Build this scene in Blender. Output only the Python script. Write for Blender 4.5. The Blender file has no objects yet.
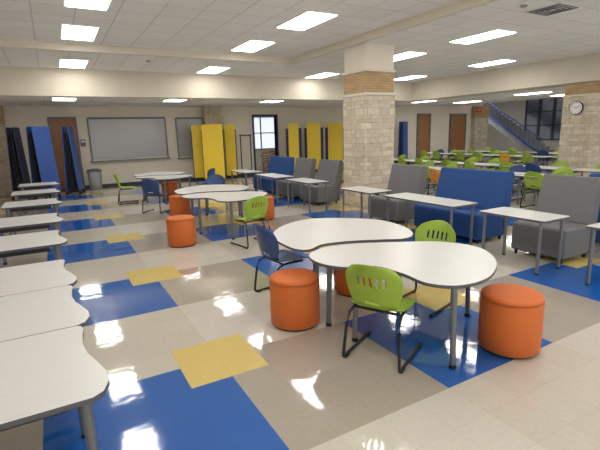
import bpy, bmesh, math, random
from mathutils import Vector, Matrix
random.seed(7)
S = bpy.context.scene
COL = S.collection
PI = math.pi
S.view_settings.view_transform = 'Standard'

# ------------------------------------------------------------------ camera model
H = 1.72; FOC = 432.0
def nrm(v): return Vector(v).normalized()
AY = nrm((-250, -84, FOC)); AX = nrm((785, -115, FOC)); AZ = AX.cross(AY).normalized(); AX = AY.cross(AZ).normalized()
CAM = Vector((0, 0, H))
def ray(u, v):
    c = Vector((u-300, v-225, FOC)); return Vector((c.dot(AX), c.dot(AY), c.dot(AZ)))
def G(u, v, z=0.0):
    d = ray(u, v); return CAM + d*((z-H)/d.z)
def PW(u, v, Y):
    d = ray(u, v); p = CAM + d*(Y/d.y); return p.x, p.z
def PX(u, v, X):
    d = ray(u, v); p = CAM + d*(X/d.x); return p.y, p.z

# ------------------------------------------------------------------ materials
def lin(c):
    return tuple(((x/255)/12.92 if x/255 <= .04045 else ((x/255+.055)/1.055)**2.4) for x in c) + (1,)
def pmat(name, rgb, rough=.5, metal=0, var=.06, nscale=12, bump=0, bscale=200, coat=0, stretch=None, spec=.5):
    m = bpy.data.materials.new(name); m.use_nodes = True
    nt = m.node_tree; N = nt.nodes; L = nt.links; b = N['Principled BSDF']
    tc = N.new('ShaderNodeTexCoord'); src = tc.outputs['Object']
    if stretch:
        mp = N.new('ShaderNodeMapping'); mp.inputs['Scale'].default_value = stretch; L.new(src, mp.inputs[0]); src = mp.outputs[0]
    nz = N.new('ShaderNodeTexNoise'); nz.inputs['Scale'].default_value = nscale; nz.inputs['Detail'].default_value = 4; L.new(src, nz.inputs['Vector'])
    mx = N.new('ShaderNodeMix'); mx.data_type = 'RGBA'
    c = lin(rgb); mx.inputs[6].default_value = tuple(max(0, x*(1-var*2)) for x in c[:3])+(1,); mx.inputs[7].default_value = tuple(min(1, x*(1+var*2)) for x in c[:3])+(1,)
    L.new(nz.outputs[0], mx.inputs[0]); L.new(mx.outputs[2], b.inputs['Base Color'])
    b.inputs['Roughness'].default_value = rough; b.inputs['Metallic'].default_value = metal; b.inputs['Coat Weight'].default_value = coat
    b.inputs['Specular IOR Level'].default_value = spec
    if bump:
        n2 = N.new('ShaderNodeTexNoise'); n2.inputs['Scale'].default_value = bscale; L.new(tc.outputs['Object'], n2.inputs['Vector'])
        bp = N.new('ShaderNodeBump'); bp.inputs['Strength'].default_value = bump; bp.inputs['Distance'].default_value = .01
        L.new(n2.outputs[0], bp.inputs['Height']); L.new(bp.outputs[0], b.inputs['Normal'])
    return m
def emit(name, rgb, s):
    m = bpy.data.materials.new(name); m.use_nodes = True; b = m.node_tree.nodes['Principled BSDF']
    b.inputs['Base Color'].default_value = lin(rgb); b.inputs['Emission Color'].default_value = lin(rgb); b.inputs['Emission Strength'].default_value = s
    return m
def brickmat(name, c1, c2, mortar, bw, rh, ms, horizontal=False, offset=.5, bump=.5, rough=.85, var=.5, nscale=3, irregular=False):
    m = bpy.data.materials.new(name); m.use_nodes = True
    nt = m.node_tree; N = nt.nodes; L = nt.links; b = N['Principled BSDF']
    ge = N.new('ShaderNodeNewGeometry'); sp = N.new('ShaderNodeSeparateXYZ'); L.new(ge.outputs['Position'], sp.inputs[0])
    cb = N.new('ShaderNodeCombineXYZ')
    if horizontal:
        L.new(sp.outputs[0], cb.inputs[0]); L.new(sp.outputs[1], cb.inputs[1])
    else:
        ad = N.new('ShaderNodeMath'); L.new(sp.outputs[0], ad.inputs[0]); L.new(sp.outputs[1], ad.inputs[1])
        L.new(ad.outputs[0], cb.inputs[0])
        if irregular:   # course heights vary up the column
            m1 = N.new('ShaderNodeMath'); m1.operation = 'MULTIPLY'; m1.inputs[1].default_value = 19; L.new(sp.outputs[2], m1.inputs[0])
            m2 = N.new('ShaderNodeMath'); m2.operation = 'SINE'; L.new(m1.outputs[0], m2.inputs[0])
            m3 = N.new('ShaderNodeMath'); m3.operation = 'MULTIPLY_ADD'; m3.inputs[1].default_value = .024; L.new(m2.outputs[0], m3.inputs[0]); L.new(sp.outputs[2], m3.inputs[2])
            L.new(m3.outputs[0], cb.inputs[1])
        else: L.new(sp.outputs[2], cb.inputs[1])
    br = N.new('ShaderNodeTexBrick'); br.offset = offset
    if irregular: br.squash = .55; br.squash_frequency = 3; br.offset = .37
    br.inputs['Scale'].default_value = 1; br.inputs['Brick Width'].default_value = bw; br.inputs['Row Height'].default_value = rh
    br.inputs['Mortar Size'].default_value = ms; br.inputs['Color1'].default_value = lin(c1); br.inputs['Color2'].default_value = lin(c2); br.inputs['Mortar'].default_value = lin(mortar)
    L.new(cb.outputs[0], br.inputs['Vector'])
    nz = N.new('ShaderNodeTexNoise'); nz.inputs['Scale'].default_value = nscale; nz.inputs['Detail'].default_value = 6; L.new(ge.outputs['Position'], nz.inputs['Vector'])
    rp = N.new('ShaderNodeMapRange'); rp.inputs[3].default_value = 1-var*.5; rp.inputs[4].default_value = 1+var*.5; L.new(nz.outputs[0], rp.inputs[0])
    mu = N.new('ShaderNodeMix'); mu.data_type = 'RGBA'; mu.blend_type = 'MULTIPLY'; mu.inputs[0].default_value = 1
    L.new(br.outputs['Color'], mu.inputs[6]); L.new(rp.outputs[0], mu.inputs[7]); L.new(mu.outputs[2], b.inputs['Base Color'])
    b.inputs['Roughness'].default_value = rough
    if bump:
        su = N.new('ShaderNodeMath'); su.operation = 'SUBTRACT'; L.new(nz.outputs[0], su.inputs[0]); L.new(br.outputs['Fac'], su.inputs[1])
        bp = N.new('ShaderNodeBump'); bp.inputs['Strength'].default_value = bump; bp.inputs['Distance'].default_value = .03
        L.new(su.outputs[0], bp.inputs['Height']); L.new(bp.outputs[0], b.inputs['Normal'])
    return m

M = {}
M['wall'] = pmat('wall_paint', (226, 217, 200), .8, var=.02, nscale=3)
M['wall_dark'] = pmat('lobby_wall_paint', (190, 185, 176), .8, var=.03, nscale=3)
M['soffit'] = pmat('soffit_paint', (217, 208, 190), .8, var=.02, nscale=3)
M['white_trim'] = pmat('white_trim', (228, 226, 220), .7, var=.02)
M['ceil'] = brickmat('ceiling_tile', (244, 242, 237), (238, 236, 231), (208, 206, 201), .61, .61, .009, True, 0, 0, .95, .05, 30)
M['stone'] = brickmat('split_limestone', (219, 207, 186), (194, 180, 156), (180, 166, 145), .32, .105, .0045, False, .5, .9, .9, .55, 10, True)
M['brick'] = brickmat('tan_brick', (194, 164, 122), (178, 148, 108), (160, 138, 106), .24, .055, .006, False, .5, .5, .9, .3, 8)
M['base'] = pmat('dark_baseboard', (60, 58, 56), .6)
M['top'] = pmat('white_laminate', (212, 211, 207), .3, var=.06, nscale=4, stretch=(1.6, 42, 4))
M['edge'] = pmat('grey_edge_band', (86, 86, 88), .6)
M['metal'] = pmat('silver_metal', (120, 122, 126), .4, .6)
M['dmetal'] = pmat('charcoal_metal', (42, 43, 46), .45, .3)
M['black'] = pmat('black_plastic', (20, 20, 22), .5)
M['green'] = pmat('green_plastic', (150, 178, 60), .42, var=.03)
M['blue'] = pmat('navy_plastic', (42, 70, 122), .4, var=.03)
M['orangep'] = pmat('orange_plastic', (222, 146, 48), .4, var=.03)
M['yellowp'] = pmat('yellow_plastic', (222, 176, 50), .4, var=.03)
M['orange'] = pmat('orange_vinyl', (203, 105, 46), .55, var=.015, nscale=4, spec=.35)
M['orange_d'] = pmat('orange_piping', (190, 95, 42), .6)
M['sofa_grey'] = pmat('grey_vinyl', (112, 112, 113), .6, var=.01, nscale=3, spec=.3)
M['sofa_blue'] = pmat('blue_vinyl', (38, 75, 134), .6, var=.01, nscale=3, spec=.3)
M['fold_yellow'] = pmat('yellow_laminate', (240, 206, 50), .45, var=.03)
M['fold_blue'] = pmat('blue_laminate', (48, 82, 150), .45, var=.03)
M['fold_navy'] = pmat('navy_laminate', (40, 54, 92), .5, var=.03)
M['wood'] = pmat('brown_wood', (156, 108, 66), .5, var=.12, nscale=4, stretch=(12, 12, 1))
M['steel'] = pmat('steel_shutter', (164, 164, 161), .4, .45, var=.06, nscale=2, stretch=(1, 1, 40))
M['steel_dark'] = pmat('steel_shutter_gap', (124, 124, 122), .6, .3)
M['frame_grey'] = pmat('grey_frame', (112, 112, 113), .5)
M['light'] = emit('light_diffuser', (255, 252, 247), 13)
M['day'] = emit('daylit_glass', (215, 225, 235), 1.0)
M['darkglass'] = pmat('dark_glazing', (88, 100, 118), .15, var=.3, nscale=.7)
M['grey'] = pmat('grey_plastic', (150, 152, 154), .5)
M['white'] = pmat('white_face', (235, 235, 230), .5, var=.01)
M['red'] = pmat('red_sign_face', (190, 36, 30), .5, var=.01)

# floor material: vertex colours from the tile layout, faint tile joints on the same grid
OX, OY, TXs, TYs = .94, 3.07, .3, .3125
def floor_mat():
    m = bpy.data.materials.new('vinyl_tile_floor'); m.use_nodes = True
    nt = m.node_tree; N = nt.nodes; L = nt.links; b = N['Principled BSDF']
    at = N.new('ShaderNodeAttribute'); at.attribute_name = 'tile'
    ge = N.new('ShaderNodeNewGeometry')
    nz = N.new('ShaderNodeTexNoise'); nz.inputs['Scale'].default_value = 25; nz.inputs['Detail'].default_value = 8; L.new(ge.outputs['Position'], nz.inputs['Vector'])
    rp = N.new('ShaderNodeMapRange'); rp.inputs[3].default_value = .92; rp.inputs[4].default_value = 1.08; L.new(nz.outputs[0], rp.inputs[0])
    mu = N.new('ShaderNodeMix'); mu.data_type = 'RGBA'; mu.blend_type = 'MULTIPLY'; mu.inputs[0].default_value = 1
    L.new(at.outputs['Color'], mu.inputs[6]); L.new(rp.outputs[0], mu.inputs[7])
    mp = N.new('ShaderNodeMapping'); mp.inputs['Location'].default_value = (-OX, -OY, 0); L.new(ge.outputs['Position'], mp.inputs[0])
    br = N.new('ShaderNodeTexBrick'); br.offset = 0; br.inputs['Scale'].default_value = 1; br.inputs['Brick Width'].default_value = TXs; br.inputs['Row Height'].default_value = TYs; br.inputs['Mortar Size'].default_value = .0018
    L.new(mp.outputs[0], br.inputs['Vector'])
    fm = N.new('ShaderNodeMath'); fm.operation = 'MULTIPLY'; fm.inputs[1].default_value = .16; L.new(br.outputs['Fac'], fm.inputs[0])
    jn = N.new('ShaderNodeMix'); jn.data_type = 'RGBA'; jn.inputs[7].default_value = lin((80, 72, 62)); L.new(fm.outputs[0], jn.inputs[0]); L.new(mu.outputs[2], jn.inputs[6])
    L.new(jn.outputs[2], b.inputs['Base Color'])
    n2 = N.new('ShaderNodeTexNoise'); n2.inputs['Scale'].default_value = 1.2; n2.inputs['Detail'].default_value = 2; L.new(ge.outputs['Position'], n2.inputs['Vector'])
    r2 = N.new('ShaderNodeMapRange'); r2.inputs[3].default_value = .035; r2.inputs[4].default_value = .1; L.new(n2.outputs[0], r2.inputs[0]); L.new(r2.outputs[0], b.inputs['Roughness'])
    n3 = N.new('ShaderNodeTexNoise'); n3.inputs['Scale'].default_value = 4.5; L.new(ge.outputs['Position'], n3.inputs['Vector'])
    bp = N.new('ShaderNodeBump'); bp.inputs['Strength'].default_value = .08; bp.inputs['Distance'].default_value = .025; L.new(n3.outputs[0], bp.inputs['Height']); L.new(bp.outputs[0], b.inputs['Normal'])
    b.inputs['Specular IOR Level'].default_value = 1.0
    return m

# ------------------------------------------------------------------ mesh helpers
def bm_(): return bmesh.new()
def bx(bm, x0, x1, y0, y1, z0, z1, mi=0):
    v = [bm.verts.new(p) for p in ((x0,y0,z0),(x1,y0,z0),(x1,y1,z0),(x0,y1,z0),(x0,y0,z1),(x1,y0,z1),(x1,y1,z1),(x0,y1,z1))]
    for f in ((0,3,2,1),(4,5,6,7),(0,1,5,4),(1,2,6,5),(2,3,7,6),(3,0,4,7)):
        bm.faces.new([v[i] for i in f]).material_index = mi
def prism(bm, pts, z0, z1, side=0):
    a = [bm.verts.new((p[0], p[1], z0)) for p in pts]; b = [bm.verts.new((p[0], p[1], z1)) for p in pts]
    bm.faces.new(list(reversed(a))); bm.faces.new(b); n = len(pts)
    for i in range(n): bm.faces.new((a[i], a[(i+1)%n], b[(i+1)%n], b[i])).material_index = side
def prism_y(bm, pts, y0, y1):
    a = [bm.verts.new((p[0], y0, p[1])) for p in pts]; b = [bm.verts.new((p[0], y1, p[1])) for p in pts]
    bm.faces.new(a); bm.faces.new(list(reversed(b))); n = len(pts)
    for i in range(n): bm.faces.new((a[(i+1)%n], a[i], b[i], b[(i+1)%n]))
def tube(bm, pts, r, seg=8, r2=None):
    pts = [Vector(p) for p in pts]; rings = []; n = len(pts)
    for i, p in enumerate(pts):
        t = (pts[min(i+1, n-1)]-pts[max(i-1, 0)]).normalized()
        up = Vector((0, 0, 1)) if abs(t.z) < .9 else Vector((1, 0, 0))
        a = t.cross(up).normalized(); b = t.cross(a).normalized()
        rr = r if r2 is None else r+(r2-r)*i/(n-1)
        rings.append([bm.verts.new(p+a*math.cos(2*PI*k/seg)*rr+b*math.sin(2*PI*k/seg)*rr) for k in range(seg)])
    for i in range(n-1):
        for k in range(seg): bm.faces.new((rings[i][k], rings[i][(k+1)%seg], rings[i+1][(k+1)%seg], rings[i+1][k]))
    bm.faces.new(rings[0]); bm.faces.new(list(reversed(rings[-1])))
def lathe(bm, prof, seg=40, cx=0, cy=0):
    rings = [[bm.verts.new((cx+r*math.cos(2*PI*k/seg), cy+r*math.sin(2*PI*k/seg), z)) for k in range(seg)] for r, z in prof]
    for i in range(len(prof)-1):
        for k in range(seg): bm.faces.new((rings[i][k], rings[i][(k+1)%seg], rings[i+1][(k+1)%seg], rings[i+1][k]))
    bm.faces.new(list(reversed(rings[0]))); bm.faces.new(rings[-1])
def obj(name, bm, mat, parent=None, bevel=0, smooth=False, segs=2, mats=None):
    bmesh.ops.recalc_face_normals(bm, faces=bm.faces)
    me = bpy.data.meshes.new(name); bm.to_mesh(me); bm.free()
    for mm in (mats or [mat]): me.materials.append(mm)
    if smooth:
        for p in me.polygons: p.use_smooth = True
    o = bpy.data.objects.new(name, me); COL.objects.link(o)
    if parent: o.parent = parent
    if bevel:
        b = o.modifiers.new('bevel', 'BEVEL'); b.width = bevel; b.segments = segs; b.limit_method = 'ANGLE'
    return o
def text(name, body, size, mat, parent, mtx):
    fc = bpy.data.curves.new('lettering', 'FONT'); fc.body = body; fc.size = size; fc.align_x = 'CENTER'; fc.align_y = 'CENTER'; fc.extrude = .001
    tmp = bpy.data.objects.new('lettering', fc); COL.objects.link(tmp)
    bpy.context.view_layer.update()
    me = bpy.data.meshes.new_from_object(tmp.evaluated_get(bpy.context.evaluated_depsgraph_get()))
    bpy.data.objects.remove(tmp); bpy.data.curves.remove(fc)
    me.transform(mtx); me.materials.clear(); me.materials.append(mat)
    o = bpy.data.objects.new(name, me); COL.objects.link(o); o.parent = parent
    return o
def tag(o, label, cat, group=None):
    o['label'] = label; o['category'] = cat
    if group: o['group'] = group
    return o
def thing(name, label, cat, loc=(0,0,0), rz=0, group=None):
    o = bpy.data.objects.new(name, None); COL.objects.link(o); o.location = loc; o.rotation_euler = (0, 0, rz); o.empty_display_size = .1
    return tag(o, label, cat, group)
def struct(name, bm, mat, parent=None, **k):
    o = obj(name, bm, mat, parent, **k)
    if not parent: o['kind'] = 'structure'
    return o
def dup(root, loc, rz, label, group=None):
    r = root.copy(); COL.objects.link(r); r.location = loc; r.rotation_euler = (0, 0, rz); r['label'] = label
    if group: r['group'] = group
    for ch in list(root.children):
        c = ch.copy(); COL.objects.link(c); c.parent = r
        for g in list(ch.children):
            d = g.copy(); COL.objects.link(d); d.parent = c
    return r
def catmull(pts, k=6):
    out = []; n = len(pts)
    for i in range(n):
        p0, p1, p2, p3 = [Vector(pts[(i+j-1) % n]) for j in range(4)]
        for s in range(k):
            t = s/k
            out.append(.5*((2*p1)+(p2-p0)*t+(2*p0-5*p1+4*p2-p3)*t*t+(3*p1-p0-3*p2+p3)*t**3))
    return out

# ------------------------------------------------------------------ SETTING
WY = 17.5; CT = 3.72; CB = 3.58; SB = 2.88; SX = 12.9; SY = 13.5; TX = 6.0; TY = 10.8; XL = -2.8; Y0 = -3.5
RC = 2.97; XE = 20.0; XR = 27.5; LC = 3.95
# floor
cream = (195, 187, 172); taupe = (167, 157, 143); pale = (201, 194, 181); bluef = (34, 92, 168); yellf = (210, 186, 108)
bm = bm_(); lay = bm.loops.layers.float_color.new('tile')
i0, i1 = int((XL-OX)//TXs), int((XR+.5-OX)//TXs)+1; j0, j1 = int((Y0-OY)//TYs), int((23-OY)//TYs)+1
V = {(i, j): bm.verts.new((OX+i*TXs, OY+j*TYs, 0)) for i in range(i0, i1+1) for j in range(j0, j1+1)}
for i in range(i0, i1):
    for j in range(j0, j1):
        a, b = i % 8, j % 8
        if a in (7, 0) and b in (7, 0): c = yellf
        elif a >= 4 and b >= 4: c = bluef
        elif a < 4 and b >= 4: c = taupe
        elif a >= 4: c = cream
        else: c = pale
        q = random.uniform(.97, 1.03); c = lin(c); c = (c[0]*q, c[1]*q, c[2]*q, 1)
        f = bm.faces.new((V[i, j], V[i+1, j], V[i+1, j+1], V[i, j+1]))
        for l in f.loops: l[lay] = c
struct('floor', bm, floor_mat())
# ceiling (one mesh: tray, perimeter, alcove, right side)
bm = bm_(); TH = .12
bx(bm, XL, TX, Y0, TY, CT, CT+TH)
bx(bm, TX, SX, Y0, TY, CB, CB+TH+.02); bx(bm, XL, SX, TY, SY, CB, CB+TH+.02)
bx(bm, XL, 13.75, SY+.3, WY, SB, SB+TH)
bx(bm, 13.75, XE, Y0, WY, RC, RC+TH)
bx(bm, XE, XR, Y0, 23, LC, LC+.1)
struct('ceiling', bm, M['ceil'])
bm = bm_(); bx(bm, TX-.04, TX+.03, Y0, TY+.03, CB-.012, CT+.01); bx(bm, XL, TX-.041, TY-.04, TY+.03, CB-.012, CT+.01); struct('trim_1', bm, M['soffit'])
bm = bm_(); bx(bm, XL, SX+.85, SY, SY+.3, SB, CB); struct('trim_2', bm, M['soffit'])
bm = bm_(); bx(bm, SX, SX+.85, Y0, SY, SB, CB); struct('trim_3', bm, M['soffit'])
bm = bm_(); bx(bm, XE, XE+.15, Y0, WY, RC, LC); struct('trim_4', bm, M['soffit'])
DX0, DX1, DH = PW(255, 150, WY)[0], PW(277, 150, WY)[0], 2.5
bm = bm_(); bx(bm, XL-.2, DX0, WY, WY+.2, 0, LC); bx(bm, DX1, 22.4, WY, WY+.2, 0, LC); bx(bm, DX0, DX1, WY, WY+.2, DH, LC); struct('wall_far', bm, M['wall'])
bm = bm_(); bx(bm, XL-.2, XL, Y0, WY, 0, 4); struct('wall_left', bm, M['wall'])
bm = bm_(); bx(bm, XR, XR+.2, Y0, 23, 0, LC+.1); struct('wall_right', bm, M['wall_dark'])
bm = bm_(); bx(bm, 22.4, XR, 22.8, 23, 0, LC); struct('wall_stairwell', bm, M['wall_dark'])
bm = bm_(); bx(bm, XL, DX0-.09, WY-.02, WY, 0, .1); bx(bm, DX1+.09, 22.4, WY-.02, WY, 0, .1); struct('baseboard_far', bm, M['base'])
# room behind the doorway
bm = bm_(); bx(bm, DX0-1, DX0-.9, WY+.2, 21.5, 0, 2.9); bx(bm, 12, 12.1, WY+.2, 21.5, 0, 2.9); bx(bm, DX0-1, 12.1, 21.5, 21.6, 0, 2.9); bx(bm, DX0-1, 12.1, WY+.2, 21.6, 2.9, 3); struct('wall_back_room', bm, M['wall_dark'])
bm = bm_(); bx(bm, DX0-.07, DX0, WY-.05, WY+.2, 0, DH+.07); bx(bm, DX1, DX1+.07, WY-.05, WY+.2, 0, DH+.07); bx(bm, DX0, DX1, WY-.05, WY+.2, DH, DH+.07); struct('trim_5', bm, M['fold_navy'])
bm = bm_(); bx(bm, 8.7, 10.9, 21.44, 21.499, 1.0, 2.6); w4 = struct('window_9', bm, M['day'])
bm = bm_()
for a in (8.65, 9.75, 10.85): bx(bm, a, a+.06, 21.38, 21.439, .95, 2.65)
for z in (.95, 1.78, 2.6): bx(bm, 8.71, 10.85, 21.385, 21.435, z, z+.05)
obj('window_frame', bm, M['frame_grey'], w4)

# doors in the far wall
def wood_door(n, u0, u1, vt, h=None):
    xa, _ = PW(u0, 150, WY); xb, _ = PW(u1, 150, WY); zt = h or PW((u0+u1)/2, vt, WY)[1]
    b = bm_(); bx(b, xa, xb, WY-.06, WY-.021, .01, zt)
    d = struct('door_%d' % n, b, M['wood'], bevel=.004)
    b = bm_(); bx(b, xa-.07, xa, WY-.09, WY, 0, zt+.07); bx(b, xb, xb+.07, WY-.09, WY, 0, zt+.07); bx(b, xa, xb, WY-.09, WY, zt, zt+.07)
    obj('door_frame', b, M['frame_grey'], d)
    b = bm_(); bx(b, xa+.06, xa+.18, WY-.12, WY-.06, 1.0, 1.05); obj('handle', b, M['metal'], d)
    return d
wood_door(1, 54, 78, 119, h=2.45)
wood_door(2, 417, 428, 115); wood_door(3, 449, 463, 115)

# serving-counter shutters
def shutter(label, u0, u1, v0, v1):
    xa, zt = PW(u0, v0, WY); xb, _ = PW(u1, v0, WY); zb = PW((u0+u1)/2, v1, WY)[1]; zt = PW((u0+u1)/2, v0, WY)[1]
    t = thing('serving_shutter', label, 'shutter', ((xa+xb)/2, WY, zb)); w = (xb-xa)/2; h = zt-zb
    b = bm_(); n = int(h/.09)
    for k in range(n): bx(b, -w, w, -.02, -.011, k*h/n, (k+.975)*h/n)
    obj('slat_curtain', b, M['steel'], t)
    b = bm_(); bx(b, -w, w, -.01, -.001, 0, h); obj('backing', b, M['steel_dark'], t)
    b = bm_(); bx(b, -w-.04, -w, -.06, -.001, -.05, h+.04); bx(b, w, w+.04, -.06, -.001, -.05, h+.04); bx(b, -w, w, -.07, -.001, h, h+.06)
    obj('frame', b, M['frame_grey'], t, bevel=.006)
    b = bm_(); bx(b, -w-.08, w+.08, -.2, -.001, -.09, -.051); obj('counter_ledge', b, M['metal'], t, bevel=.006)
shutter('wide stainless roll-down serving shutter in the far wall right of the brown door', 88, 164, 119, 158)
shutter('narrow stainless roll-down shutter in the far wall left of the yellow folded tables', 176, 202, 119, 156)

# pilasters
def pilaster(u0, u1, label, Y=WY, band='brick'):
    xa, _ = PW(u0, 145, Y); xb, _ = PW(u1, 145, Y)
    t = thing('wall_pilaster', label, 'pilaster', ((xa+xb)/2, WY, 0)); w = (xb-xa)/2
    b = bm_(); bx(b, -w, w, -.25, -.02, 0, 2.3); obj('stone_shaft', b, M['stone'], t)
    b = bm_(); bx(b, -w-.02, w+.02, -.27, -.02, 2.3, SB if xa < 13 else RC); obj('brick_band' if band == 'brick' else 'stone_band', b, M[band], t)
pilaster(-12, 8, 'stone wall pilaster at the left end of the far wall')
pilaster(205, 222, 'pale stone pilaster rising behind the yellow folded tables', band='stone')
pilaster(470, 483, 'narrow brick pilaster at the far right beside the stairwell opening')
# exit sign on that pilaster
xe, ze = PW(479, 110, WY-.28)
t = thing('exit_sign', 'small red exit sign on the far pilaster left of the stairs', 'exit sign', (xe, WY-.272, ze))
b = bm_(); bx(b, -.2, .2, -.05, -.001, -.12, .12); obj('housing', b, M['red'], t, bevel=.008)
text('lettering', 'EXIT', .17, M['white'], t, Matrix.Translation((0, -.053, 0)) @ Matrix.Rotation(PI/2, 4, 'X'))

# stone columns
def column(cx, cy, s, label, ztop):
    t = thing('stone_column', label, 'column', (cx+s/2, cy+s/2, 0)); w = s/2
    b = bm_(); bx(b, -w, w, -w, w, 0, 2.5); obj('stone_shaft', b, M['stone'], t, bevel=.015)
    b = bm_(); bx(b, -w-.02, w+.02, -w-.02, w+.02, 2.5, 2.56); obj('stone_ledge', b, M['soffit'], t, bevel=.008)
    zb = min(3.0, ztop)
    b = bm_(); bx(b, -w+.02, w-.02, -w+.02, w-.02, 2.56, zb); obj('brick_band', b, M['brick'], t)
    if ztop > 3.1:
        b = bm_(); bx(b, -w-.01, w+.01, -w-.01, w+.01, 3.0, 3.05); obj('stone_trim', b, M['soffit'], t, bevel=.008)
        b = bm_(); bx(b, -w+.03, w-.03, -w+.03, w-.03, 3.05, ztop); obj('plaster_cap', b, M['wall'], t)
column(6.1, 7.8, .85, 'square stone column with tan brick band in the middle of the room', CB)
column(12.95, 6.6, .85, 'square stone column under the right soffit carrying a round clock', SB)

# clock
yk, zk = PX(577, 108, 12.95)
t = thing('wall_clock', 'round white wall clock on the right stone column', 'clock', (12.95, yk, zk))
def disc(b, r, x0, x1, seg=32):
    a = [b.verts.new((x0, r*math.cos(2*PI*k/seg), r*math.sin(2*PI*k/seg))) for k in range(seg)]
    c = [b.verts.new((x1, r*math.cos(2*PI*k/seg), r*math.sin(2*PI*k/seg))) for k in range(seg)]
    b.faces.new(a); b.faces.new(list(reversed(c)))
    for k in range(seg): b.faces.new((a[k], a[(k+1) % seg], c[(k+1) % seg], c[k]))
b = bm_(); disc(b, .18, -.05, -.002); obj('rim', b, M['dmetal'], t, bevel=.006)
b = bm_(); disc(b, .162, -.056, -.05); obj('dial', b, M['white'], t)
MX = Matrix(((0, 0, -1, 0), (-1, 0, 0, 0), (0, 1, 0, 0), (0, 0, 0, 1)))
for k in range(1, 13):
    a = k*PI/6
    text('numeral', str(k), .045, M['black'], t, Matrix.Translation((-.058, -math.sin(a)*.128, math.cos(a)*.128)) @ MX)
for nm, a, l in (('hour_hand', 5.2, .07), ('minute_hand', 1.1, .105)):
    b = bm_(); tube(b, [(-.06, 0, 0), (-.06, -math.sin(a)*l, math.cos(a)*l)], .006, 6); obj(nm, b, M['black'], t)

# ------------------------------------------------------------------ ceiling lights
def make_light(label, loc, w=.62, l=1.22):
    t = thing('ceiling_light', label, 'ceiling light', loc, 0, 'fluorescent ceiling panels')
    b = bm_(); w2, l2 = w/2, l/2
    bx(b, -w2, w2, -l2, -l2+.03, -.02, -.001); bx(b, -w2, w2, l2-.03, l2, -.02, -.001); bx(b, -w2, -w2+.03, -l2+.03, l2-.03, -.02, -.001); bx(b, w2-.03, w2, -l2+.03, l2-.03, -.02, -.001)
    obj('frame', b, M['white_trim'], t)
    b = bm_(); bx(b, -w2+.03, w2-.03, -l2+.03, l2-.03, -.03, -.002); obj('diffuser', b, M['light'], t)
    return t
ORD = ['first', 'second', 'third', 'fourth', 'fifth', 'sixth']
L0 = None
def place_light(x, y, z, label):
    global L0
    if L0 is None: L0 = make_light(label, (x, y, z))
    else: dup(L0, (x, y, z), 0, label)
for nm, x, rows in (('leftmost row', .74, (12.5, 9.66, 7.24, 4.82, 2.4, 0)), ('row over the kidney tables', 4.3, (12.5, 9.66, 7.24, 4.82, 2.4, 0)),
                    ('row right of the middle stone column', 8.05, (12.6, 8.84, 6.43, 2.6, .4)), ('row along the right soffit', 11.5, (12.2, 8.8, 3.6, 1.4))):  # last two panels of both right-hand rows: out of view, added for light
    for k, y in enumerate(rows):
        place_light(x, y, CT if (x < TX and y < TY) else CB, 'ceiling panel, %s from far wall, in the %s' % (ORD[k], nm))
LS = None
for x, nm in ((.5, 'brown door'), (3.6, 'wide serving shutter'), (7.0, 'doorway to the back room')):
    lab = 'panel in the low ceiling behind the far soffit, nearest the %s' % nm
    if LS is None: LS = make_light(lab, (x, 14.3, SB), .62, .8)
    else: dup(LS, (x, 14.3, SB), 0, lab)
for x, y, nm in ((14.6, 14.6, 'nearest the middle stone column'), (17.5, 14.6, 'near the two far brown doors'), (16.2, 10.5, 'over the far long tables'), (18.6, 10.5, 'near the stairwell'), (16, 6.5, 'behind the clock column')):
    place_light(x, y, RC, 'panel in the far right ceiling beyond the soffit, %s' % nm)
place_light(9.6, 19.4, 2.9, 'added ceiling panel lighting the back room behind the far doorway')  # panel put in to light the back room
place_light(22.5, 14.5, LC, 'added panel brightening the stairwell from above, nearer one'); place_light(23.2, 18.5, LC, 'added panel brightening the stairwell from above, farther one')  # both panels added to brighten the stairwell
# vents / detectors
def vent(x, y, z, label):
    t = thing('ceiling_vent', label, 'vent', (x, y, z), 0)
    b = bm_(); bx(b, -.3, .3, -.3, .3, -.012, -.001); obj('frame', b, M['white_trim'], t)
    for k in range(4):
        b = bm_(); s = .26-.06*k
        bx(b, -s, s, -s, -s+.025, -.02, -.012); bx(b, -s, s, s-.025, s, -.02, -.012); bx(b, -s, -s+.025, -s+.025, s-.025, -.02, -.012); bx(b, s-.025, s, -s+.025, s-.025, -.02, -.012)
        obj('louvre', b, M['frame_grey'], t)
p = G(553, 9, CB); vent(p.x, p.y, CB, 'square louvred air vent in the ceiling at the upper right')
for (u, v, z, lab) in ((524, 4, CB, 'small round smoke detector on the ceiling beside the air vent'), (148, 60, CB, 'small round detector on the ceiling in front of the far soffit')):
    p = G(u, v, z); t = thing('smoke_detector', lab, 'smoke detector', (p.x, p.y, z))
    b = bm_(); lathe(b, [(.07, -.02), (.07, -.001)], 20); obj('base', b, M['white'], t)
    b = bm_(); lathe(b, [(.02, -.05), (.045, -.045), (.055, -.02)], 20); obj('sensor', b, M['grey'], t, smooth=True)

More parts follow.
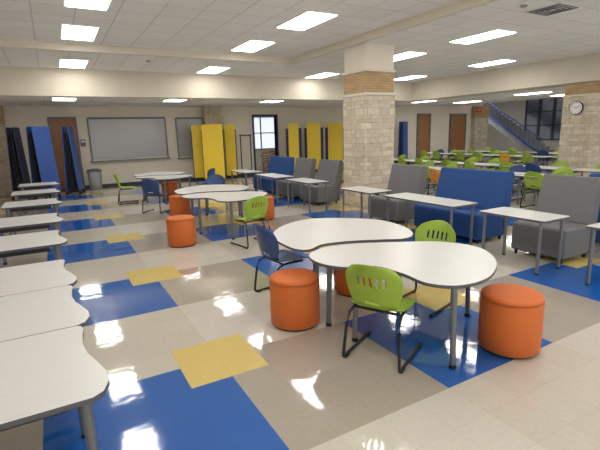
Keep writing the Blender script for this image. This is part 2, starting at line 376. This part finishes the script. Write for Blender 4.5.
# ------------------------------------------------------------------ ottomans
def make_ottoman(label, loc):
    t = thing('ottoman', label, 'ottoman', loc, 0, 'orange drum ottomans')
    r = .225
    b = bm_(); lathe(b, [(r-.012, .02), (r, .03), (r+.004, .2), (r, .415), (r-.004, .425)], 48); obj('body', b, M['orange'], t, smooth=True)
    b = bm_(); lathe(b, [(r-.004, .4252), (r, .435), (r-.004, .452), (r-.016, .461), (r-.05, .465), (.01, .466)], 48); obj('cushion_top', b, M['orange'], t, smooth=True)
    b = bm_(); tube(b, [(r*math.cos(a*2*PI/48), r*math.sin(a*2*PI/48), .424) for a in range(49)], .004, 6); obj('piping', b, M['orange_d'], t, smooth=True)
    b = bm_(); lathe(b, [(r-.03, .0), (r-.03, .02)], 32); obj('base', b, M['black'], t)
    return t
O0 = None
def otto(x, y, label):
    global O0
    if O0 is None: O0 = make_ottoman(label, (x, y, 0))
    else: dup(O0, (x, y, 0), 0, label)
def otto_px(u, v, label, r=.22):
    p = G(u, v); d = Vector((p.x, p.y, 0)).normalized(); otto(p.x+d.x*r, p.y+d.y*r, label)
otto_px(296, 333, 'orange drum ottoman left of the front green chair')
otto_px(507, 360, 'orange drum ottoman at the right end of the nearest kidney table')
otto_px(183, 248, 'orange drum ottoman standing left of the second pair of kidney tables')
otto_px(181, 218, 'orange drum ottoman just behind the left one at the second kidney tables')
otto(2.72, 3.66, 'orange drum ottoman tucked under the nearest pair of kidney tables')
otto_px(264, 221, 'orange drum ottoman behind the green chair at the second kidney tables')
otto_px(171, 199, 'orange drum ottoman at the farthest pair of kidney tables')

# ------------------------------------------------------------------ kidney tables
TZ = .66; TT = .026
def make_kidney(px, label):
    w = [G(u, v, TZ) for u, v in px]; w = [Vector((p.x, p.y)) for p in w]
    c = sum(w, Vector((0, 0)))/len(w); loc = catmull([p-c for p in w], 8)
    t = thing('kidney_table', label, 'table', (c.x, c.y, 0), 0, 'kidney-shaped white tables')
    b = bm_(); prism(b, loc, TZ-TT, TZ, 1)
    obj('tabletop', b, None, t, bevel=.002, mats=[M['top'], M['edge']])
    return t, [p-c for p in w]
def add_legs(t, pts):
    for p in pts:
        b = bm_(); tube(b, [(p[0], p[1], TZ-TT), (p[0]*1.03, p[1]*1.03, .03)], .025, 14, .021)
        l = obj('leg', b, M['metal'], t, smooth=False)
        b = bm_(); lathe(b, [(.026, 0), (.026, .028)], 14, p[0]*1.03, p[1]*1.03); obj('foot', b, M['black'], l)
pxA = [(309,255),(322,248),(350,244),(395,242),(440,241.5),(478,247),(496,260),(490,276),(462,285),(428,283),(402,273),(375,266),(345,267),(320,263)]
kA, wA = make_kidney(pxA, 'nearest kidney-shaped white table, with the front green chair pushed in')
add_legs(kA, [wA[8]*.9, wA[0]*.76, wA[5]*.88, wA[12]*.8])
pxB = [(273,236),(282,226),(308,219),(345,218),(380,220),(404,226.5),(413,233.5),(405,238.2),(383,239.3),(350,240.8),(323,244),(308,249.5),(290,247)]
kB, wB = make_kidney(pxB, 'kidney-shaped white table nested right behind the nearest one')
add_legs(kB, [wB[2]*.8, wB[4]*.85, wB[6]*.8, wB[11]*.78])
OF2 = Vector((.13, 4.78, 0)); OF3 = Vector((.1, 9.6, 0)); E = Vector((.01, .03, 0))
dup(kA, kA.location+OF2, 0, 'kidney-shaped white table of the second pair, beside the green chair')
dup(kB, kB.location+OF2+E, 0, 'kidney-shaped white table at the back of the second pair')
dup(kA, kA.location+OF3, 0, 'kidney-shaped white table of the farthest pair, front one')
dup(kB, kB.location+OF3+E, 0, 'kidney-shaped white table of the farthest pair, rear one')

# ------------------------------------------------------------------ left wave desks
def make_desk(label, loc):
    t = thing('wave_desk', label, 'table', loc, 0, 'white wave-edged tables along the left')
    W, D = .82, .84
    pts = [(-W, -D/2+.03), (-W+.03, -D/2)] + [(-W+.05+(W-.05)*k/5, -D/2) for k in range(1, 6)]
    pts += [(.045, -D/2+.03), (.075, -D/2+.11), (.075, -D/2+.2), (.045, -D/2+.32), (.01, -D/2+.44), (-.005, -D/2+.56), (.0, -D/2+.68), (.01, D/2-.07), (.0, D/2-.015), (-.02, D/2)]
    pts += [(-W+.03, D/2), (-W, D/2-.03)]
    b = bm_(); prism(b, pts, TZ-TT, TZ, 1); obj('tabletop', b, None, t, bevel=.002, mats=[M['top'], M['edge']])
    for ya in (-D/2+.1, D/2-.13):
        b = bm_(); bx(b, -W+.12, -.1, ya, ya+.03, TZ-.09, TZ-TT-.001); obj('apron', b, M['dmetal'], t)
    for x, y in ((-.03, -D/2+.09), (-.06, D/2-.09), (-W+.08, -D/2+.09), (-W+.08, D/2-.09)):
        b = bm_(); tube(b, [(x, y, TZ-TT), (x+.005, y, .03)], .025, 12, .02); l = obj('leg', b, M['metal'], t)
        b = bm_(); lathe(b, [(.025, 0), (.025, .028)], 12, x+.005, y); obj('foot', b, M['black'], l)
    return t
names = ['nearest white wave-edged table at the lower left corner', 'second white wave-edged table from the lower left corner', 'third wave-edged table from the lower left, last of the joined run',
         'white left-hand table standing alone behind the joined run of three', 'fifth left-hand white table from the camera, beside the blue seat', 'sixth left-hand white table from the camera',
         'second farthest left-hand white table', 'farthest left-hand white table in front of the blue folded tables']
D0 = None
for k, (y, x) in enumerate(((2.28, .02), (3.126, .0), (3.972, -.03), (5.52, -.05), (6.98, -.05), (8.95, -.03), (10.9, -.02), (12.8, 0))):
    if D0 is None: D0 = make_desk(names[k], (x, y, 0))
    else: dup(D0, (x, y, 0), 0, names[k])

# ------------------------------------------------------------------ sofas and booth tables
def make_sofa(label, mat, W, loc, rz):
    t = thing('lounge_seat', label, 'sofa', loc, rz, 'armless lounge seats in the booth row')
    w = W/2
    b = bm_(); bx(b, -.26, .335, -w, w, .06, .455); obj('seat', b, mat, t, bevel=.04, segs=4)
    b = bm_(); prism_y(b, [(-.155, .456), (-.29, .40), (-.265, .38), (-.275, .06), (-.33, .06), (-.43, 1.02), (-.40, 1.05), (-.31, 1.05)], -w, w); obj('backrest', b, mat, t, bevel=.022, segs=3)
    for sx in (-.24, .28):
        for sy in (-w+.06, w-.06):
            b = bm_(); lathe(b, [(.02, 0), (.026, .059)], 10, sx, sy); obj('foot', b, M['black'], t)
    return t
def make_booth_table(label, L, loc):
    t = thing('booth_table', label, 'table', loc, 0, 'narrow white tables in front of the lounge seats')
    w, l = .27, L/2; r = .04
    pts = []
    for cx, cy, a0 in ((w-r, -l+r, -PI/2), (w-r, l-r, 0), (-w+r, l-r, PI/2), (-w+r, -l+r, PI)):
        for k in range(5): pts.append((cx+r*math.cos(a0+k*PI/8), cy+r*math.sin(a0+k*PI/8)))
    b = bm_(); prism(b, pts, TZ-TT, TZ, 1); obj('tabletop', b, None, t, bevel=.002, mats=[M['top'], M['edge']])
    b = bm_(); bx(b, -.02, .02, -l+.1, l-.1, TZ-.07, TZ-TT-.001); obj('stretcher', b, M['dmetal'], t)
    for sx in (-w+.05, w-.05):
        for sy in (-l+.07, l-.07):
            b = bm_(); tube(b, [(sx, sy, TZ-TT), (sx, sy, .02)], .02, 10); lg = obj('leg', b, M['metal'], t)
            b = bm_(); lathe(b, [(.022, 0), (.022, .02)], 10, sx, sy); obj('foot', b, M['black'], lg)
    return t
SFX = 5.74
seats = [('grey', 2.92, 3.66, 2.82, 3.71, 'grey armless lounge seat nearest the camera on the right', 'narrow white table in front of the nearest grey lounge seat'),
         ('blue', 4.18, 5.55, 4.12, 5.62, 'wide blue armless lounge seat between two grey ones on the right', 'long narrow white table in front of the wide blue lounge seat'),
         ('grey', 5.98, 6.85, 5.95, 6.9, 'grey lounge seat just left of the wide blue seat', 'narrow white table left of the wide blue seat, by the second grey seat'),
         ('grey', 8.75, 9.65, 8.05, 9.2, 'grey lounge seat just left of the middle stone column', 'narrow white table before the grey seat left of the stone column'),
         ('grey', 10.0, 10.9, 9.65, 10.95, 'grey lounge seat between the farthest blue seat and another grey one', 'narrow white table before the farthest grey lounge seat'),
         ('blue', 11.2, 12.6, 11.6, 12.9, 'blue lounge seat farthest along the booth row', 'narrow white table before the farthest blue lounge seat')]
for c, ya, yb, ta, tb, lab, tlab in seats:
    make_sofa(lab, M['sofa_'+c], yb-ya, (SFX, (ya+yb)/2, 0), PI)
    make_booth_table(tlab, tb-ta, (5.03, (ta+tb)/2, 0))
make_booth_table('narrow white table cut off by the right edge of the photo', 1.1, (5.15, 1.9, 0))
make_sofa('blue lounge seat at the right edge, behind the nearest grey seat', M['sofa_blue'], 1.1, (6.95, 2.75, 0), 0)
make_sofa('blue lounge seat at the left edge beside the left-hand tables', M['sofa_blue'], .9, (-1.25, 8.6, 0), 0)

# ------------------------------------------------------------------ chairs
def seat_bm():
    b = bm_(); nx, ny = 10, 10; g = {}
    for i in range(nx+1):
        for j in range(ny+1):
            u, v = i/nx, j/ny*2-1
            x = -.2+.43*u; hw = .205+.02*math.sin(u*PI)
            if u < .12: hw *= .93+.07*u/.12
            if u > .85: hw *= 1-.12*((u-.85)/.15)**2
            z = .425-.014*(1-v*v)*math.sin(u*PI)
            if u > .7: z -= .035*((u-.7)/.3)**2
            if u < .2: z += .03*((.2-u)/.2)**2
            z += .012*abs(v)**4
            g[i, j] = b.verts.new((x, v*hw, z))
    for i in range(nx):
        for j in range(ny): b.faces.new((g[i, j], g[i+1, j], g[i+1, j+1], g[i, j+1]))
    return b
def back_bm(slots):
    b = bm_(); ns, ny = 18, 27; g = {}
    for i in range(ns+1):
        for j in range(ny+1):
            s, v = i/ns, j/ny*2-1
            z = .435+.375*s; hw = .165+.06*math.sin(min(1, s/.6)*PI/2)
            if s > .66: hw *= 1-.3*((s-.66)/.34)**2
            zz = z-.04*max(0, (s-.5)/.5)*v*v
            x = -.205-.06*s-.05*s*s+.085*v*v*(.35+.65*s)
            if s < .15: x += .03*((.15-s)/.15)**2
            g[i, j] = b.verts.new((x, v*hw, zz))
    for i in range(ns):
        for j in range(ny):
            if slots and 9 <= i <= 12 and j in (7, 10, 13, 16, 19): continue
            if i == 2 and 9 <= j <= 17: continue
            b.faces.new((g[i, j], g[i+1, j], g[i+1, j+1], g[i, j+1]))
    return b
def shellify(o):
    m = o.modifiers.new('thick', 'SOLIDIFY'); m.thickness = .008; m.offset = 0
    s = o.modifiers.new('sub', 'SUBSURF'); s.levels = 1; s.render_levels = 1
def make_chair(label, mat, loc, rz, group, slots=True):
    t = thing('school_chair', label, 'chair', loc, rz, group)
    shellify(obj('seat', seat_bm(), mat, t, smooth=True)); shellify(obj('backrest', back_bm(slots), mat, t, smooth=True))
    for s in (-1, 1):
        b = bm_(); y = s*.2; tube(b, [(.13, s*.17, .395), (-.12, y*.95, .4), (-.19, y, .375), (-.22, y*1.05, .28), (-.25, y*1.12, .05), (-.245, y*1.13, .022), (-.21, y*1.13, .016), (.25, y*1.13, .016)], .012, 10)
        l = obj('leg', b, M['dmetal'], t, smooth=True)
        for gx in (-.2, .22):
            b = bm_(); bx(b, gx-.03, gx+.03, y*1.13-.016, y*1.13+.016, 0, .022); obj('glide', b, M['black'], l, bevel=.004)
    for x in (.06, -.12):
        b = bm_(); tube(b, [(x, -.18, .397), (x, .18, .397)], .011, 8); obj('crossbar', b, M['dmetal'], t, smooth=True)
    return t
PRO = {}
def chair(col, x, y, deg, label, group='plastic chairs at the kidney tables'):
    if col not in PRO: PRO[col] = make_chair(label, M[col], (x, y, 0), math.radians(deg), group, col != 'blue')
    else: dup(PRO[col], (x, y, 0), math.radians(deg), label, group)
chair('green', 2.09, 2.44, 27.6, 'front green plastic chair with dark sled legs, nearest the camera')
chair('green', 3.07, 2.99, 195, 'green chair right of the nearest kidney tables, mostly its back showing')
chair('blue', 2.04, 4.03, 5, 'navy chair at the left end of the nested kidney table, behind the ottoman')
chair('green', 2.62, 6.3, 100, 'green chair at the second pair of kidney tables')
chair('blue', 2.0, 10.5, 50, 'navy chair at the front of the farthest kidney tables')
chair('green', 1.66, 12.5, -10, 'green chair at the left end of the farthest kidney tables')
chair('blue', 3.3, 9.95, 250, 'navy chair behind the second pair of kidney tables')
chair('blue', 3.75, 12.2, 190, 'navy chair right of the farthest kidney tables')

# ------------------------------------------------------------------ cafeteria tables on the right
def make_caf(label, loc, L=1.95, W=.78):
    t = thing('cafeteria_table', label, 'table', loc, 0, 'long white tables beyond the lounge seats')
    w, l = W/2, L/2
    b = bm_(); prism(b, [(w, -l+.05), (w, l-.05), (w-.05, l), (-w+.05, l), (-w, l-.05), (-w, -l+.05), (-w+.05, -l), (w-.05, -l)], TZ-TT, TZ, 1)
    obj('tabletop', b, None, t, mats=[M['top'], M['edge']])
    for ya in (-l+.12, l-.15):
        b = bm_(); bx(b, -w+.1, w-.1, ya, ya+.03, TZ-.08, TZ-TT-.001); obj('apron', b, M['dmetal'], t)
    for sx in (-w+.08, w-.08):
        for sy in (-l+.1, l-.1):
            b = bm_(); tube(b, [(sx, sy, TZ-TT), (sx, sy, 0)], .02, 8); obj('leg', b, M['metal'], t)
    return t
rowname = {9.3: 'first row beyond the lounge seats', 11.2: 'second row beyond the lounge seats', 15.2: 'third row beyond the right soffit', 17.4: 'last row by the stairwell'}
C0 = None
ci = 0
for X, ys in ((9.3, (13.1, 11.1, 9.1, 7.1, 5.1, 3.1)), (11.2, (13.1, 11.1, 9.1, 7.1, 5.1)), (15.2, (14.1, 12.0, 9.9, 7.8)), (17.4, (14.1, 12.0, 9.9))):
    for k, y in enumerate(ys):
        lab = 'long white table in the %s, %s from the far wall' % (rowname[X], ORD[k])
        if C0 is None: C0 = make_caf(lab, (X, y, 0))
        else: dup(C0, (X, y, 0), 0, lab)
        for side, sn in ((-1, 'near'), (1, 'far')):
            for e, en in ((-.42, 'near'), (.42, 'far')):
                ci += 1
                if side > 0 and ci % 3 == 1: continue
                if side < 0 and ci % 5 == 2 and k != 3: continue
                c = 'green'; dx = 0
                if X == 9.3 and k == 3 and side < 0 and e > 0: c = 'orangep'; dx = -.75
                elif X == 15.2 and k == 2 and side < 0 and e > 0: c = 'yellowp'
                elif ci % 11 == 4: c = 'blue'
                chair(c, X+side*.36+dx, y+e+random.uniform(-.05, .05), (0 if side < 0 else 180)+random.uniform(-8, 8),
                      '%s chair, %s side, %s end of %s long table from far wall, %s' % ({'orangep': 'orange', 'yellowp': 'yellow', 'blue': 'navy'}.get(c, c), sn, en, ORD[k], ' '.join(rowname[X].split()[:2])), 'plastic chairs at the long tables')

# ------------------------------------------------------------------ folded mobile tables
def folded(label, mat, x, y, rz, W=.76, Ht=2.15, back='fold_navy', lean=.05, ext=.05):
    t = thing('folded_cafeteria_table', label, 'folding table', (x, y, 0), rz, 'folded mobile cafeteria tables')
    w = W/2
    def panel(s, mt):
        b = bm_(); pts = [(-w, .14), (w, .14), (w, Ht-.04), (w-.04, Ht), (-w+.04, Ht), (-w, Ht-.04)]
        a = [b.verts.new((px, s*(.1+lean-lean*(pz/Ht)), pz)) for px, pz in pts]; c = [b.verts.new((px, s*(.1+lean-lean*(pz/Ht))-s*.03, pz)) for px, pz in pts]
        b.faces.new(a); b.faces.new(list(reversed(c)))
        for k in range(6): b.faces.new((a[k], a[(k+1) % 6], c[(k+1) % 6], c[k]))
        return obj('tabletop', b, mt, t)
    panel(-1, M[mat]); panel(1, M[mat])
    for s in (-1, 1):
        b = bm_(); bx(b, -w-ext, w+ext, s*.03-.012, s*.03+.012, .16, Ht-.2); obj('bench_panel', b, M[back], t)
    b = bm_()
    for sx in (-w+.06, w-.06):
        tube(b, [(sx, -.2, .1), (sx, .2, .1)], .018, 8); tube(b, [(sx, 0, .1), (sx, 0, Ht-.4)], .018, 8)
    tube(b, [(-w+.06, 0, .1), (w-.06, 0, .1)], .018, 8); obj('frame', b, M['dmetal'], t)
    for sx in (-w+.06, w-.06):
        for sy in (-.2, .2):
            b = bm_(); tube(b, [(sx-.015, sy, .05), (sx+.015, sy, .05)], .05, 14); obj('caster', b, M['black'], t)
    return t
FY = 16.7
def fpx(u0, u1, mat, label, rz, y=FY, **k):
    x, _ = PW((u0+u1)/2, 150, y); folded(label, mat, x, y, math.radians(rz), **k)
fpx(34, 48, 'fold_blue', 'wide blue folded cafeteria table in front of the brown door', 42, y=15.2, W=.6, lean=.14, back='dmetal', ext=.03)
fpx(66, 74, 'fold_blue', 'blue folded table just right of the wide blue one, seen edge on', 74, y=15.9, W=.56, lean=.1, back='dmetal', ext=.02)
fpx(12, 20, 'fold_navy', 'dark folded table at the far left beside the blue ones', 78, y=15.8, W=.6, lean=.1, back='dmetal', ext=.03)
fpx(193, 202, 'fold_yellow', 'narrow yellow folded table at the left of the group by the pilaster', -14, y=16.9, W=.36, ext=.03)
fpx(203, 224, 'fold_yellow', 'yellow folded table facing the room in the middle of the pilaster group', -22, y=16.0, W=.76, ext=.03)
fpx(226, 236, 'fold_yellow', 'narrow yellow folded table at the right of the group by the pilaster', -26, y=16.8, W=.4, ext=.03)
fpx(288, 300, 'fold_yellow', 'yellow folded table right of the doorway to the back room', -28, W=.44, ext=.12)
fpx(306, 322, 'fold_yellow', 'yellow folded table in the middle of the three left of the stone column', -30, W=.6, ext=.12)
fpx(327, 344, 'fold_yellow', 'yellow folded table immediately left of the middle stone column', -32, W=.68, ext=.12)
fpx(398, 408, 'fold_blue', 'dark blue folded table just right of the middle stone column', 30)

# dark rack left of the doorway
x, _ = PW(246, 150, 17.0)
t = thing('pole_rack', 'dark metal rack of poles standing just left of the back room doorway', 'rack', (x, 17.0, 0))
for sx in (-.22, .22):
    b = bm_(); tube(b, [(sx, 0, .06), (sx, 0, 1.75)], .022, 10); obj('pole', b, M['dmetal'], t)
    b = bm_(); tube(b, [(sx, -.22, .03), (sx, .22, .03)], .028, 10); obj('base_bar', b, M['dmetal'], t)
b = bm_(); tube(b, [(-.27, 0, 1.72), (.27, 0, 1.72)], .02, 10); obj('top_rail', b, M['dmetal'], t)
b = bm_(); tube(b, [(-.22, 0, .3), (.22, 0, .3)], .018, 10); obj('lower_rail', b, M['dmetal'], t)
for sx in (-.12, 0, .12):
    b = bm_(); tube(b, [(sx, -.02, 1.71), (sx, -.09, 1.66), (sx, -.11, 1.71)], .01, 6); obj('hook', b, M['dmetal'], t)

# bin by the far wall
x, _ = PW(95, 178, 16.9)
t = thing('waste_bin', 'grey waste bin under the wide serving shutter', 'waste bin', (x, 16.9, 0))
b = bm_(); lathe(b, [(.17, 0), (.2, .02), (.23, .62)], 24); obj('body', b, M['grey'], t, smooth=True)
b = bm_(); lathe(b, [(.245, .62), (.245, .66), (.15, .72), (.02, .73)], 24); obj('lid', b, M['frame_grey'], t)
xs, zs = PW(83, 143, WY)
t = thing('wall_phone_box', 'small dark box on the far wall between the brown door and the shutter', 'wall box', (xs, WY, zs))
b = bm_(); bx(b, -.08, .08, -.09, -.001, -.12, .12); obj('housing', b, M['frame_grey'], t, bevel=.01)
b = bm_(); bx(b, -.05, .05, -.095, -.09, .02, .08); obj('cover_plate', b, M['white'], t)

# wooden chairs and table in the back room
def wood_chair(label, x, y, deg):
    t = thing('wooden_chair', label, 'chair', (x, y, 0), math.radians(deg), 'wooden chairs in the back room')
    b = bm_(); bx(b, -.2, .22, -.21, .21, .42, .46); obj('seat', b, M['wood'], t, bevel=.01)
    for sx, sy, h in ((.18, .18, .419), (.18, -.18, .419), (-.19, .18, .92), (-.19, -.18, .92)):
        b = bm_(); tube(b, [(sx, sy, 0), (sx-(.02 if h > .5 else 0), sy, h)], .02, 8); obj('leg', b, M['wood'], t)
    for z in (.6, .72, .84):
        b = bm_(); bx(b, -.225, -.205, -.17, .17, z, z+.07); obj('back_slat', b, M['wood'], t)
wood_chair('wooden chair in the back room doorway, nearer one', 8.75, 18.6, 60)
wood_chair('wooden chair in the back room, farther one', 9.5, 19.85, 200)
t = thing('wooden_table', 'small wooden table in the back room behind the far doorway', 'table', (9.1, 19.25, 0))
b = bm_(); lathe(b, [(.36, .7), (.36, .74)], 28); obj('tabletop', b, M['wood'], t)
b = bm_(); lathe(b, [(.25, 0), (.24, .03), (.04, .06), (.04, .699)], 20); obj('pedestal', b, M['wood'], t)

# ------------------------------------------------------------------ stairwell
t = thing('staircase', 'staircase with blue metal railing rising at the far right', 'staircase', (24, 14.7, 0))
b = bm_(); n = 16
for k in range(n): bx(b, 0, 1.6, k*.28, (k+1)*.28+.02, max(0, k*.18-.2), (k+1)*.18)
obj('steps', b, M['grey'], t)
b = bm_(); tube(b, [(-.03, 0, .95), (-.03, n*.28, n*.18+.9)], .03, 8); obj('handrail', b, M['fold_blue'], t)
b = bm_(); tube(b, [(-.03, 0, .15), (-.03, n*.28, n*.18+.1)], .06, 8); obj('stringer', b, M['fold_blue'], t)
for k in range(0, n, 1):
    b = bm_(); tube(b, [(-.03, k*.28, k*.18+.1), (-.03, k*.28, k*.18+.95)], .014, 6); obj('baluster', b, M['fold_blue'], t)
b = bm_(); bx(b, -.1, 1.6, n*.28+.02, n*.28+3.0, n*.18-.25, n*.18); obj('landing', b, M['grey'], t)
b = bm_(); bx(b, -.12, -.1, n*.28+.02, n*.28+3.0, n*.18-.3, n*.18+.6); obj('landing_guard', b, M['fold_blue'], t)
# far right windows
for k in range(4):
    ya = 14.4+k*.95
    b = bm_(); bx(b, XR-.05, XR-.001, ya, ya+.87, .9, 3.5); w = struct('window_%d' % (k+1), b, M['darkglass'])
    b = bm_()
    for yy in (ya-.04, ya+.83): bx(b, XR-.1, XR-.051, yy, yy+.08, .85, 3.55)
    for zz in (.85, 1.75, 2.6, 3.48): bx(b, XR-.1, XR-.051, ya+.04, ya+.83, zz, zz+.07)
    obj('window_frame', b, M['dmetal'], w)

# ------------------------------------------------------------------ world, lights, camera
w = bpy.data.worlds.new('world'); S.world = w; w.use_nodes = True
w.node_tree.nodes['Background'].inputs[0].default_value = (1, .993, .98, 1); w.node_tree.nodes['Background'].inputs[1].default_value = 1.6

cd = bpy.data.cameras.new('camera'); co = bpy.data.objects.new('camera', cd); COL.objects.link(co)
cd.sensor_width = 36; cd.sensor_fit = 'HORIZONTAL'; cd.lens = FOC/600*36; cd.clip_end = 200
R = Vector((AX.x, AY.x, AZ.x)); U = -Vector((AX.y, AY.y, AZ.y)); B = -Vector((AX.z, AY.z, AZ.z))
mw = Matrix(((R.x, U.x, B.x, 0), (R.y, U.y, B.y, 0), (R.z, U.z, B.z, H), (0, 0, 0, 1)))
co.matrix_world = mw
S.camera = co
